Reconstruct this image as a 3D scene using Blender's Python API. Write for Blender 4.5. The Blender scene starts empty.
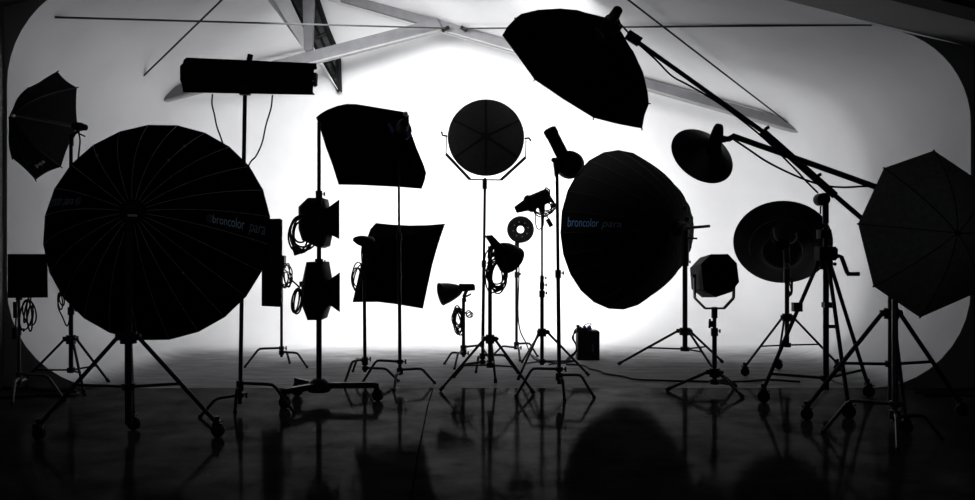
import bpy, bmesh, math, random
from mathutils import Vector, Matrix
random.seed(5)
SC = bpy.context.scene
COL = SC.collection
F = 900.0; H = 1.45
V = Vector

def P(px, py, D):
    """point seen in direction (px,py) at distance D into the room"""
    return V(((px-487.5)/F*D, D, H+(250.0-py)/F*D))
def floor_pt(px, py):
    D = F*H/(py-250.0)
    return V(((px-487.5)/F*D, D, 0.0))
def zz(py, D): return H+(250.0-py)/F*D
def xx(px, D): return (px-487.5)/F*D

# ------------------------------------------------------------------ materials
MATS = {}
def mat(name, col, rough=0.6, metal=0.0, spec=0.3, noise=0.0, scale=20.0, bump=0.0, sheen=0.0):
    m = bpy.data.materials.new(name); m.use_nodes = True
    nt = m.node_tree; b = nt.nodes['Principled BSDF']
    c = col if isinstance(col, tuple) else (col, col, col)
    b.inputs['Base Color'].default_value = (*c, 1)
    b.inputs['Roughness'].default_value = rough
    b.inputs['Metallic'].default_value = metal
    b.inputs['Specular IOR Level'].default_value = spec
    if noise or bump:
        tc = nt.nodes.new('ShaderNodeTexCoord')
        n = nt.nodes.new('ShaderNodeTexNoise'); n.inputs['Scale'].default_value = scale
        n.inputs['Detail'].default_value = 5
        nt.links.new(tc.outputs['Object'], n.inputs['Vector'])
        if noise:
            r = nt.nodes.new('ShaderNodeValToRGB')
            r.color_ramp.elements[0].position = 0.3; r.color_ramp.elements[1].position = 0.7
            r.color_ramp.elements[0].color = (*[x*(1-noise) for x in c], 1)
            r.color_ramp.elements[1].color = (*[min(1, x*(1+noise)) for x in c], 1)
            nt.links.new(n.outputs['Fac'], r.inputs['Fac'])
            nt.links.new(r.outputs['Color'], b.inputs['Base Color'])
        if bump:
            bp = nt.nodes.new('ShaderNodeBump'); bp.inputs['Strength'].default_value = bump
            bp.inputs['Distance'].default_value = 0.01
            nt.links.new(n.outputs['Fac'], bp.inputs['Height'])
            nt.links.new(bp.outputs['Normal'], b.inputs['Normal'])
    MATS[name] = m
    return m

FAB = mat('black_fabric', 0.004, 0.9, 0, 0.0, 0.2, 30)
FAB2 = mat('charcoal_umbrella_fabric', 0.14, 0.9, 0, 0.0, 0.15, 25)
FABL = mat('black_umbrella_fabric', 0.014, 0.9, 0, 0.0, 0.15, 25)
INK3 = mat('deep_blue_print', (0.08, 0.16, 0.30), 0.8, 0, 0.05, 0.05, 60)
INK4 = mat('faint_blue_print', (0.05, 0.07, 0.11), 0.8, 0, 0.05, 0.05, 60)
FAB3 = mat('grey_lining_fabric', 0.16, 0.9, 0, 0.05, 0.1, 25)
PLA = mat('black_plastic', 0.006, 0.55, 0, 0.06, 0.2, 40)
MET = mat('black_metal', 0.009, 0.45, 0, 0.12, 0.2, 40)
STEEL = mat('dark_steel', 0.045, 0.35, 0.7, 0.3, 0.2, 40)
CHROME = mat('chrome_steel', 0.5, 0.22, 1.0, 0.5, 0.1, 40)
RUB = mat('black_rubber', 0.01, 0.8, 0, 0.1, 0.2, 60)
RIBD = mat('dark_shell_rib', 0.05, 0.6, 0, 0.05, 0.1, 20)
SHELL = mat('grey_painted_shell', 0.09, 0.6, 0, 0.1, 0.1, 20)
DISH = mat('graphite_dish', 0.007, 0.32, 0.0, 0.25, 0.1, 20)
RIBM = mat('grey_seam_tape', 0.36, 0.8, 0, 0.1, 0.1, 40)
HWM = mat('pale_metal', 0.5, 0.5, 0, 0.2, 0.1, 40)
INK = mat('blue_print', (0.50, 0.74, 0.92), 0.8, 0, 0.05, 0.05, 60)
INK2 = mat('dim_blue_print', (0.26, 0.31, 0.37), 0.8, 0, 0.05, 0.05, 60)
WHT = mat('white_print', 0.7, 0.8, 0, 0.1, 0.05, 60)
BLUE = mat('blue_fabric', (0.10, 0.14, 0.42), 0.8, 0, 0.1, 0.15, 40)
CAB = mat('black_cable', 0.01, 0.7, 0, 0.1, 0.2, 60)
CLOTHD = mat('pale_diffuser', 0.6, 0.8, 0, 0.1, 0.05, 40)

def plaster(name, col, var=0.06):
    return mat(name, col, 0.9, 0, 0.05, var, 1.3, 0.04)
PORT = plaster('dull_grey_paint', (0.21, 0.21, 0.205))
SIDE = plaster('dark_wall_paint', (0.035, 0.035, 0.035))
BEAM = mat('grey_painted_beam', (0.15, 0.15, 0.16), 0.7, 0, 0.1, 0.12, 6)
ROD = mat('dark_grey_rod', 0.05, 0.7, 0, 0.05, 0.1, 10)
LITEDGE = mat('painted_lit_edge', 0.30, 0.8, 0, 0.05, 0.08, 6)  # paler than the beam, bounce light put into the colour
BEAMW = mat('white_painted_trim', (0.70, 0.70, 0.72), 0.8, 0, 0.1, 0.06, 6)
PANE = mat('dark_window_pane', (0.035, 0.037, 0.04), 0.3, 0, 0.3, 0.4, 14)

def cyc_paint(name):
    """white studio paint; grey scuffed floor, its shade painted in and fading irregularly up the cove"""
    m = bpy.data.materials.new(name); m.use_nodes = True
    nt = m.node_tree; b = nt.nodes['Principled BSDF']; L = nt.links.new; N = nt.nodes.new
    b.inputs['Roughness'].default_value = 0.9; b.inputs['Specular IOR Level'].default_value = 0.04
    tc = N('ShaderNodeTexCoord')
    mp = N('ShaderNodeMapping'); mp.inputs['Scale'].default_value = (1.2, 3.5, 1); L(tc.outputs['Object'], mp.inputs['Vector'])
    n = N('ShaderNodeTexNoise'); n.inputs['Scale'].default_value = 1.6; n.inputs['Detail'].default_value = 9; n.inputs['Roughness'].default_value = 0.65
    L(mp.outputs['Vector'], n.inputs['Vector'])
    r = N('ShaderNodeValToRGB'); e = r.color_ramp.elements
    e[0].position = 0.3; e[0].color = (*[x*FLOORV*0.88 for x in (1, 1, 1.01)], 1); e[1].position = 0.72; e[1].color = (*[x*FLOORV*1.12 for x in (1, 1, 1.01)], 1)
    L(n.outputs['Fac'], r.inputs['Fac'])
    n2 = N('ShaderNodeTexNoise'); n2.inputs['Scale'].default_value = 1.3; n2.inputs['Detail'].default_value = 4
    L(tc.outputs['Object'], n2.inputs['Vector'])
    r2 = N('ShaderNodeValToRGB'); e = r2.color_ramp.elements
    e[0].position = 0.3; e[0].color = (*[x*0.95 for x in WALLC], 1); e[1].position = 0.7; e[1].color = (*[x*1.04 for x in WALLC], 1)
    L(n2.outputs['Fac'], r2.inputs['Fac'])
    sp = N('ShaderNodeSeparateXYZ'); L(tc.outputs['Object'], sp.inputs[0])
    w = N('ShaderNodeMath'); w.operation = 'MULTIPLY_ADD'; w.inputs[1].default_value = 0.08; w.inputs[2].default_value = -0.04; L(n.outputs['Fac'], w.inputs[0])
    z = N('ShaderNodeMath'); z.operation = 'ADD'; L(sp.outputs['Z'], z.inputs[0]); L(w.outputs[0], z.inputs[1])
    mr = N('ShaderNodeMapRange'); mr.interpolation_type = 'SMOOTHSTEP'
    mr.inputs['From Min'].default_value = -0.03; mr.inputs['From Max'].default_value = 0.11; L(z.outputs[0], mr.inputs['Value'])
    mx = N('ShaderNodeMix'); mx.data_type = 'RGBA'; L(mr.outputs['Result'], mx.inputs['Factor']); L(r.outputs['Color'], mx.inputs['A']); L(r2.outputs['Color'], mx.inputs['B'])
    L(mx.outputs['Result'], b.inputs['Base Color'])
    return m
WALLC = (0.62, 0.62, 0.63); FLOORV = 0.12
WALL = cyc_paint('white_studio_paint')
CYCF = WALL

def concrete_mat():
    m = bpy.data.materials.new('polished_dark_concrete'); m.use_nodes = True
    nt = m.node_tree
    for n in list(nt.nodes): nt.nodes.remove(n)
    out = nt.nodes.new('ShaderNodeOutputMaterial')
    mix = nt.nodes.new('ShaderNodeMixShader')
    d = nt.nodes.new('ShaderNodeBsdfDiffuse'); g = nt.nodes.new('ShaderNodeBsdfGlossy')
    tc = nt.nodes.new('ShaderNodeTexCoord')
    n1 = nt.nodes.new('ShaderNodeTexNoise'); n1.inputs['Scale'].default_value = 2.2; n1.inputs['Detail'].default_value = 10
    n1.inputs['Roughness'].default_value = 0.7
    n2 = nt.nodes.new('ShaderNodeTexNoise'); n2.inputs['Scale'].default_value = 20; n2.inputs['Detail'].default_value = 9; n2.inputs['Roughness'].default_value = 0.8
    nt.links.new(tc.outputs['Object'], n1.inputs['Vector']); nt.links.new(tc.outputs['Object'], n2.inputs['Vector'])
    r = nt.nodes.new('ShaderNodeValToRGB')
    r.color_ramp.elements[0].position = 0.3; r.color_ramp.elements[0].color = (0.010, 0.010, 0.010, 1)
    r.color_ramp.elements[1].position = 0.75; r.color_ramp.elements[1].color = (0.035, 0.035, 0.036, 1)
    nt.links.new(n1.outputs['Fac'], r.inputs['Fac']); nt.links.new(r.outputs['Color'], d.inputs['Color'])
    rg = nt.nodes.new('ShaderNodeMapRange'); rg.inputs['From Min'].default_value = 0.3; rg.inputs['From Max'].default_value = 0.7
    rg.inputs['To Min'].default_value = 0.03; rg.inputs['To Max'].default_value = 0.11
    nt.links.new(n1.outputs['Fac'], rg.inputs['Value']); nt.links.new(rg.outputs['Result'], g.inputs['Roughness'])
    ml = nt.nodes.new('ShaderNodeMapRange'); ml.inputs['From Min'].default_value = 0.41; ml.inputs['From Max'].default_value = 0.59
    ml.inputs['To Min'].default_value = 0.35; ml.inputs['To Max'].default_value = 1.55
    mx = nt.nodes.new('ShaderNodeMath'); mx.operation = 'MULTIPLY'
    ad = nt.nodes.new('ShaderNodeMath'); ad.operation = 'ADD'
    h1 = nt.nodes.new('ShaderNodeMath'); h1.operation = 'MULTIPLY'; h1.inputs[1].default_value = 0.5
    h2 = nt.nodes.new('ShaderNodeMath'); h2.operation = 'MULTIPLY'; h2.inputs[1].default_value = 0.5
    nt.links.new(n1.outputs['Fac'], h1.inputs[0]); nt.links.new(n2.outputs['Fac'], h2.inputs[0])
    nt.links.new(h1.outputs[0], ad.inputs[0]); nt.links.new(h2.outputs[0], ad.inputs[1])
    nt.links.new(ad.outputs[0], ml.inputs['Value'])
    lw = nt.nodes.new('ShaderNodeLayerWeight'); lw.inputs['Blend'].default_value = 0.5
    fr = nt.nodes.new('ShaderNodeMapRange'); fr.inputs['From Min'].default_value = 0.72; fr.inputs['From Max'].default_value = 0.86
    fr.inputs['To Min'].default_value = 0.004; fr.inputs['To Max'].default_value = FLOOR_GLOSS
    nt.links.new(lw.outputs['Facing'], fr.inputs['Value'])
    nt.links.new(fr.outputs['Result'], mx.inputs[0]); nt.links.new(ml.outputs['Result'], mx.inputs[1])
    nt.links.new(mx.outputs[0], mix.inputs['Fac'])
    bp = nt.nodes.new('ShaderNodeBump'); bp.inputs['Strength'].default_value = 0.05; bp.inputs['Distance'].default_value = 0.004
    nt.links.new(n2.outputs['Fac'], bp.inputs['Height']); nt.links.new(bp.outputs['Normal'], g.inputs['Normal'])
    nt.links.new(d.outputs[0], mix.inputs[1]); nt.links.new(g.outputs[0], mix.inputs[2])
    nt.links.new(mix.outputs[0], out.inputs['Surface'])
    return m
FLOOR_GLOSS = 0.033
CONC = concrete_mat()

# ------------------------------------------------------------------ mesh builder
class MB:
    def __init__(s): s.v = []; s.f = []
    def ring(s, pts):
        i = len(s.v); s.v += [V(p) for p in pts]; return list(range(i, i+len(pts)))
    def face(s, *pts): s.f.append(s.ring(pts)); return s
    def bridge(s, a, b, closed=True):
        n = len(a)
        for i in range(n if closed else n-1):
            j = (i+1) % n
            s.f.append([a[i], a[j], b[j], b[i]])
    def loft(s, rings, caps=(True, True), closed=True):
        ids = [s.ring(r) for r in rings]
        for a, b in zip(ids, ids[1:]): s.bridge(a, b, closed)
        if caps[0]: s.f.append(list(reversed(ids[0])))
        if caps[1]: s.f.append(list(ids[-1]))
        return s
    def tube(s, pts, r, seg=8, closed=False):
        pts = [V(p) for p in pts]; n = len(pts)
        rad = r if isinstance(r, (list, tuple)) else [r]*n
        tans = []
        for i in range(n):
            if closed: t = pts[(i+1) % n]-pts[i-1]
            else: t = pts[min(i+1, n-1)]-pts[max(i-1, 0)]
            tans.append(t.normalized() if t.length > 1e-9 else V((0, 0, 1)))
        u = tans[0].orthogonal().normalized(); ids = []
        for i in range(n):
            t = tans[i]; u = (u-t*u.dot(t))
            u = u.normalized() if u.length > 1e-6 else t.orthogonal().normalized()
            w = t.cross(u)
            ids.append(s.ring([pts[i]+(u*math.cos(a)+w*math.sin(a))*rad[i] for a in [2*math.pi*k/seg for k in range(seg)]]))
        for a, b in zip(ids, ids[1:]): s.bridge(a, b)
        if closed: s.bridge(ids[-1], ids[0])
        else: s.f.append(list(reversed(ids[0]))); s.f.append(list(ids[-1]))
        return s
    def lathe(s, base, axis, prof, seg=24, caps=(True, True), sx=1.0, up=None):
        axis = V(axis).normalized()
        u = (up-axis*up.dot(axis)).normalized() if up else axis.orthogonal().normalized()
        w = axis.cross(u); base = V(base)
        rings = [[base+axis*a+(u*math.cos(t)+w*math.sin(t)*sx)*max(r, 1e-4) for t in [2*math.pi*k/seg for k in range(seg)]] for a, r in prof]
        return s.loft(rings, caps)
    def box(s, c, size, rot=None):
        c = V(c); R = rot or Matrix.Identity(3)
        x, y, z = [q/2 for q in size]
        p = [c+R @ V((a*x, b*y, d*z)) for d in (-1, 1) for a, b in ((-1, -1), (1, -1), (1, 1), (-1, 1))]
        return s.loft([p[:4], p[4:]])
    def bar(s, a, b, w, h, up=V((0, 0, 1))):
        a = V(a); b = V(b); d = (b-a).normalized(); sd = d.cross(up).normalized(); u = sd.cross(d)
        q = lambda p: [p+sd*w/2+u*h/2, p-sd*w/2+u*h/2, p-sd*w/2-u*h/2, p+sd*w/2-u*h/2]
        return s.loft([q(a), q(b)])
    def prism(s, pts, vec, bev=0.0):
        pts = [V(p) for p in pts]; vec = V(vec)
        if bev:
            c = sum(pts, V())/len(pts)
            L = vec.length; n = vec/L
            sh = lambda k: [p+(c-p).normalized()*k for p in pts]
            return s.loft([sh(bev), [p+n*bev for p in pts], [p+vec-n*bev for p in pts], [p+vec for p in sh(bev)]])
        return s.loft([pts, [p+vec for p in pts]])
    def ball(s, c, r, seg=12):
        n = seg//2
        return s.lathe(V(c)-V((0, 0, r)), (0, 0, 1), [(r-r*math.cos(math.pi*i/n), r*math.sin(math.pi*i/n)) for i in range(n+1)], seg, (False, False))
    def build(s, name, m, parent=None, smooth=True, origin=None, bevel=0.0):
        me = bpy.data.meshes.new(name)
        o = origin if origin is not None else V()
        if parent is not None: o = ORIG[parent.name]
        me.from_pydata([tuple(p-o) for p in s.v], [], s.f)
        bm = bmesh.new(); bm.from_mesh(me)
        bmesh.ops.remove_doubles(bm, verts=bm.verts, dist=1e-5)
        bmesh.ops.recalc_face_normals(bm, faces=bm.faces)
        bm.to_mesh(me); bm.free()
        if smooth:
            for p in me.polygons: p.use_smooth = True
            me.set_sharp_from_angle(angle=0.7)
        me.materials.append(m)
        ob = bpy.data.objects.new(name, me); COL.objects.link(ob)
        if parent is not None:
            ob.parent = parent
            ORIG[ob.name] = ORIG[parent.name]
        else:
            ob.location = o; ORIG[ob.name] = V(o)
        if bevel:
            md = ob.modifiers.new('bevel', 'BEVEL'); md.width = bevel; md.segments = 2; md.limit_method = 'ANGLE'
        return ob
ORIG = {}

def thing(name, label, cat, loc, group=None):
    o = bpy.data.objects.new(name, None); COL.objects.link(o)
    o.location = loc; o.empty_display_size = 0.1
    o['label'] = label; o['category'] = cat
    if group: o['group'] = group
    ORIG[o.name] = V(loc)
    return o
def tag(o, label, cat, group=None):
    o['label'] = label; o['category'] = cat
    if group: o['group'] = group
    return o
def struct(o): o['kind'] = 'structure'; return o
def smoothpts(pts, n=6):
    """Catmull-Rom through points"""
    pts = [V(p) for p in pts]; out = []
    q = [pts[0]*2-pts[1]]+pts+[pts[-1]*2-pts[-2]]
    for i in range(1, len(q)-2):
        a, b, c, d = q[i-1:i+3]
        for k in range(n):
            t = k/n
            out.append(0.5*((2*b)+(c-a)*t+(2*a-5*b+4*c-d)*t*t+(3*b-a-3*c+d)*t**3))
    out.append(pts[-1]); return out

# ------------------------------------------------------------------ the room
DF = 9.46; DB = 14.6; TD = 13.65
XL, XR = -5.05, 5.08

def arc(cx, cz, r, a0, a1, n):
    return [(cx+r*math.cos(math.radians(a0+(a1-a0)*i/n)), cz+r*math.sin(math.radians(a0+(a1-a0)*i/n))) for i in range(n+1)]
def profile(D):
    """wall/roof outline at distance D, right floor cove round to the left floor cove"""
    t = min(1, max(0, (D-DF)/(TD-DF)))
    Rs = 2.0; y0 = DB-Rs
    ins = 0 if D <= y0 else Rs-math.sqrt(max(0, Rs*Rs-(D-y0)**2))
    Rf = 2.4; yf = DB-Rf
    lift = 0 if D <= yf else Rf-math.sqrt(max(0, Rf*Rf-(D-yf)**2))
    xr = XR-ins; xl = XL+ins
    kz = 0.25*t
    rr = 1.05
    pts = [(0.0, lift)]
    pts += [(xr-rr+rr*math.sin(a), lift+rr-rr*math.cos(a)) for a in [math.pi/2*i/10 for i in range(11)]]
    zt = lambda x: 5.22-kz-0.288*(x+0.774)       # right roof plane
    r = 1.0
    # tangent fillet between wall x=xr and roof plane slope -0.288
    ang = math.atan(0.288)
    cx = xr-r; cz = zt(cx)-r/math.cos(ang)
    pts += [(cx+r*math.cos(a), cz+r*math.sin(a)) for a in [(math.pi/2-ang)*i/10 for i in range(11)]]
    pts += [(0.5+ (cx-0.5)*0.5, zt(0.5+(cx-0.5)*0.5)), (0.5, zt(0.5)), (-2.9, zt(-2.9))]
    right = list(pts)
    zl = lambda x: 5.18-0.9*kz-0.257*(-0.774-x)
    left = [(-2.75, zl(-2.75))]
    r = 1.15; ang = math.atan(0.257)
    cx = xl+r; cz = zl(cx)-r/math.cos(ang)
    left += [(cx+(-2.75-cx)*0.5, zl(cx+(-2.75-cx)*0.5))]
    left += [(cx-r*math.cos(a), cz+r*math.sin(a)) for a in [(math.pi/2-ang)*(1-i/10) for i in range(11)]]
    left += [(xl+rr-rr*math.sin(a), lift+rr-rr*math.cos(a)) for a in [math.pi/2*(1-i/10) for i in range(11)]]
    left += [(0.0, lift)]
    return right, left
depths = [DF, 10.2, 11, 11.7, 12.2]+[12.2+2.4*math.sin(math.pi/2*i/18) for i in range(1, 19)]
depths = sorted(set(round(d, 4) for d in depths))
mb = MB(); flr = MB()
NC = 11
ra, la = [], []
for d in depths:
    R_, L_ = profile(d)
    ra.append([V((x, d, z)) for x, z in R_]); la.append([V((x, d, z)) for x, z in L_])
mbR = MB(); mbL = MB(); mbB = MB(); mbC = MB(); mbCL = MB()
FR = 18
for (i, d) in enumerate(depths[:-1]):
    r0, r1, l0, l1 = ra[i], ra[i+1], la[i], la[i+1]
    nr = len(r0); nl = len(l0)
    fl = MB
    flat = d < 12.19
    for k in range(nr-1):
        tgt = flr if (flat and k == 0) else (mbR)
        tgt.face(r0[k], r0[k+1], r1[k+1], r1[k])
    for k in range(nl-1):
        tgt = flr if (flat and k == nl-2) else (mbL)
        tgt.face(l0[k], l0[k+1], l1[k+1], l1[k])
# flat back of the cyclorama, carried up behind the truss
mbB.face(V((-4.0, DB, 2.0)), V((XR-1.9, DB, 2.0)), V((XR-1.9, DB, 6.0)), V((-4.0, DB, 6.0)))
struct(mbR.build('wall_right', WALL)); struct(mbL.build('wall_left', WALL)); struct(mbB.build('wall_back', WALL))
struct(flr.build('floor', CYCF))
# raised roof lantern over the gap between the two roof planes
cl = MB()
cl.face(V((-3.9, DF, 4.5)), V((-3.9, DB, 4.3)), V((-3.9, DB, 6.0)), V((-3.9, DF, 6.0)))
struct(cl.build('wall_clerestory', WALL))

# front face of the cyclorama (dull paint) between its curved edge and the roof
R_, L_ = profile(DF)
pm = MB()
def zroof(x): return 3.81-0.25*(x-4.13) if x > -0.77 else 5.03-0.245*(-0.77-x)+0.06
OUTX = 5.115
def portal(pts):
    q = [V((x, DF, z)) for x, z in pts]
    n = len(q)
    return q
rp = [p for p in R_ if p[0] > 3.9 and p[1] > 0.0]
sgn = 1
ids = None
inner = [V((x, DF-0.002, z)) for x, z in R_[1:23]]
outer = []
for x, z in R_[1:23]:
    if z < 2.4: outer.append(V((OUTX, DF-0.002, max(0, min(z, 2.4)) if x > 4.06 else 0)))
    else: outer.append(V((OUTX if x > 4.6 else x+0.0, DF-0.002, 0)))
# floor corner: fan from the lower corner; roof corner: fan from the upper corner
for k in range(1, 11): pm.face(V((R_[k][0], DF, R_[k][1])), V((R_[k+1][0], DF, R_[k+1][1])), V((OUTX, DF, 0)))
pm.face(V((R_[11][0], DF, R_[11][1])), V((R_[12][0], DF, R_[12][1])), V((OUTX, DF, R_[12][1])), V((OUTX, DF, 0)))
for k in range(12, 22): pm.face(V((R_[k][0], DF, R_[k][1])), V((R_[k+1][0], DF, R_[k+1][1])), V((OUTX, DF, 3.58)))
pm.face(V((OUTX, DF, R_[12][1])), V((R_[12][0], DF, R_[12][1])), V((OUTX, DF, 3.58)))
struct(pm.build('trim_1', PORT))
pm = MB(); OL = -5.085
Ln = [V((x, DF, z)) for x, z in L_]
for k in range(2, 12): pm.face(Ln[k], Ln[k+1], V((OL, DF, 4.02)))
pm.face(Ln[12], Ln[13], V((OL, DF, 0)), V((OL, DF, 4.02)))
for k in range(13, 23): pm.face(Ln[k], Ln[k+1], V((OL, DF, 0)))
pm.face(Ln[2], V((OL, DF, 4.02)), V((OL, DF, 4.5)), V((-2.75, DF, 5.2)), Ln[0])
struct(pm.build('trim_2', PORT))
# front room
fm = MB(); fm.face(V((OL, 1.0, 0)), V((OUTX, 1.0, 0)), V((OUTX, DF, 0)), V((OL, DF, 0)))
struct(fm.build('floor_front', CONC))
struct(MB().face(V((OUTX, 1, 0)), V((OUTX, DF, 0)), V((OUTX, DF, 3.6)), V((OUTX, 1, 3.6))).build('wall_right_front', SIDE))
struct(MB().face(V((OL, 1, 0)), V((OL, DF, 0)), V((OL, DF, 4.1)), V((OL, 1, 4.1))).build('wall_left_front', PORT))
cm = MB()
cm.face(V((OUTX, 1, 3.575)), V((OUTX, DF, 3.575)), V((-0.774, DF, 5.06)), V((-0.774, 1, 5.06)))
cm.face(V((OL, 1, 4.01)), V((OL, DF, 4.01)), V((-0.774, DF, 5.06)), V((-0.774, 1, 5.06)))
struct(cm.build('ceiling', PORT))
# dark rafter crossing the front roof on the right
struct(MB().bar(V((5.1, 8.45, 3.60)), V((1.2, 8.45, 4.60)), 0.3, 0.16).build('trim_3', mat('black_rafter', 0.008, 0.8, 0, 0.1, 0.2, 8)))

# joint cut in the concrete, running towards the camera
jm = MB(); jp = smoothpts([floor_pt(433, 389), floor_pt(428, 405), floor_pt(424, 425), floor_pt(418, 455), floor_pt(413, 485), floor_pt(405, 530)], 8)
for a, b in zip(jp, jp[1:]):
    w = V((0.004+0.003*random.random(), 0, 0)); u = V((0, 0, 0.0008))
    jm.face(a-w+u, a+w+u, b+w+u, b-w+u)
tag(jm.build('floor_crack', mat('dark_joint_filler', 0.004, 1.0, 0, 0.0, 0.2, 60)), 'thin dark crack running across the polished concrete floor towards the camera', 'crack')

# roof truss ------------------------------------------------------------
t = thing('roof_truss', 'grey painted scissor truss crossing the top of the white backdrop', 'roof truss', P(440, 22, TD))
def beam(a0, a1, b0, b1, d0, d1, th=0.11):
    """flat beam whose face has corners top a0-a1, bottom b0-b1"""
    p = [P(*a0, d0), P(*a1, d1), P(*b1, d1), P(*b0, d0)]
    return MB().prism(p, (0, th, 0))
b = beam((437, 18), (164, 89), (442, 28.5), (164, 99.5), TD, 13.2); b.build('left_chord', BEAM, t)
b = beam((340, -8.5), (798, 122), (340, 0.5), (798, 131), TD+.13, TD-.16); b.build('right_chord', BEAM, t)
b = beam((442, 28.5), (164, 99.5), (442, 30.2), (164, 101.2), TD, 13.2, .12); b.build('lit_lower_edge', LITEDGE, t)  # thin pale strip paints the light on the chord's underside
b = beam((442, 29), (798, 131), (442, 30.7), (798, 132.7), TD+.065, TD-.16, .12); b.build('lit_lower_edge', LITEDGE, t)
b = MB().prism([P(302, -20, TD-0.03), P(314, -20, TD-0.03), P(312, 49, TD-0.03), P(304, 52, TD-0.03)], (0, 0.12, 0)); b.build('post', BEAM, t)
# tie rods and their end clips
r = MB().tube([P(446, 28.2, TD-0.06), P(55, 17.3, 9.8)], 0.013, 8)
t1 = r.build('tie_rod', ROD); tag(t1, 'long thin tie rod running from the truss crossing to the left wall', 'tie rod', 'roof tie rods')
r = MB().tube([P(463, 28.5, TD-0.06), P(872, 24.8, 9.5)], 0.013, 8)
t1 = r.build('tie_rod', ROD); tag(t1, 'long thin tie rod running from the truss crossing to the right wall', 'tie rod', 'roof tie rods')
r = MB().tube([P(144, 75.5, 12.36), P(230, -8, 10.45)], 0.012, 8)
tag(r.build('brace_rod', ROD), 'thin slanting rod rising to the right above the long strip light', 'rod', 'slanting roof rods')
r = MB().tube([P(787, 122, 13.5), P(618, -8, 10.35)], 0.012, 8)
tag(r.build('brace_rod', ROD), 'thin slanting rod dropping to the right chord tip of the truss', 'rod', 'slanting roof rods')
for a, bb, lab in (((442, 31), (449, 27), 'small rod clip on the left chord beside the truss crossing'), ((461, 27), (467, 31), 'small rod clip on the right chord beside the truss crossing')):
    m_ = MB().tube([P(*a, TD-0.05), P(*bb, TD-0.05)], 0.03, 8)
    m_.build('rod_clip', MET, t)
# angled clerestory window high on the back wall
WD = DB-0.10
w = MB().prism([P(286, -9, WD), P(314, -9, WD), P(326, 27, WD), P(334, 46, WD), P(338, 60, WD), P(339, 92, WD), P(305, 33, WD)], (0, 0.06, 0))
win = struct(w.build('window_1', PANE))
fr = MB()
for a, bb, w_ in (((314, -9), (326, 27), .05), ((326, 27), (334, 46), .05), ((334, 46), (338.4, 60), .05), ((338.4, 60), (339.3, 92), .05),
              ((286, -9), (339.3, 92), .03), ((300, -9), (337, 75), .025), ((307, 14), (319, 6), .03), ((316, 38), (330, 32), .03), ((326, 62), (338, 56), .03), ((332, 78), (338, 74), .03)):
    fr.tube([P(*a, WD-0.01), P(*bb, WD-0.01)], w_, 6)
fr.build('window_frame', MET, win)
sl = MB().prism([P(268, -9, WD-0.05), P(286, -9, WD-0.05), P(305.5, 33, WD-0.05), P(340, 93, WD-0.05), P(322, 66, WD-0.05), P(306, 53, WD-0.05)], (0, 0.1, 0))
struct(sl.build('trim_4', BEAMW))

def slab(pts, d0, d1, shrink=0.97, bev=0.012):
    """box with a slightly smaller far side, turned square to the viewer's direction"""
    cx = sum(p[0] for p in pts)/len(pts); cy = sum(p[1] for p in pts)/len(pts)
    sc = lambda k: [(cx+(x-cx)*k, cy+(y-cy)*k) for x, y in pts]
    b0 = 1-bev*3
    return MB().loft([[P(x, y, d0) for x, y in sc(b0)], [P(x, y, d0+bev) for x, y in pts], [P(x, y, d1) for x, y in sc(shrink)]])
# ------------------------------------------------------------------ stands
def caster(parent, c, r=0.06):
    c = V(c)
    f = MB().box(c+V((0, 0, r*1.15)), (0.05, 0.07, 0.03)); f.box(c+V((0, -.03, r*0.6)), (0.035, 0.008, r*1.2)); f.box(c+V((0, .03, r*0.6)), (0.035, 0.008, r*1.2)); f.tube([c+V((0, 0, r*0.6)), c+V((0, 0, r*2.1))], 0.018, 8)
    f.bar(c+V((-r*0.6, -0.02, r*0.95)), c+V((r*0.9, -0.02, r*1.0)), 0.03, 0.012)
    k = f.build('caster', MET, parent)
    MB().lathe(c+V((0.0, -0.022, 0)), (0.3, 1, 0), [(0, r*0.75), (0.006, r), (0.038, r), (0.044, r*0.75)], 20).build('wheel', RUB, k)

def column(parent, x, y, z0, z1, r0=0.018, topx=None, joints=(), m=None, name='column'):
    m = m or MET
    b = MB(); xt = x if topx is None else topx
    lerp = lambda z: V((x+(xt-x)*(z-z0)/(z1-z0), y, z))
    r0 = r0*0.88; zs = [z0]+list(joints)+[z1]; r = r0
    for a, bb in zip(zs, zs[1:]):
        b.tube([lerp(a), lerp(bb)], r, 10); r *= 0.82
    b.build(name, m, parent)
    r = r0
    for z in joints:
        c = MB().tube([lerp(z-0.05), lerp(z+0.03)], r*1.5, 10); c.build('collar', m, parent)
        k = MB().tube([lerp(z)+V((r, 0, 0)), lerp(z)+V((r+0.035, 0, 0))], 0.006, 6)
        k.tube([lerp(z)+V((r+0.03, 0, -0.018)), lerp(z)+V((r+0.03, 0, 0.018))], 0.009, 6)
        k.build('knob', m, parent); r *= 0.82

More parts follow.
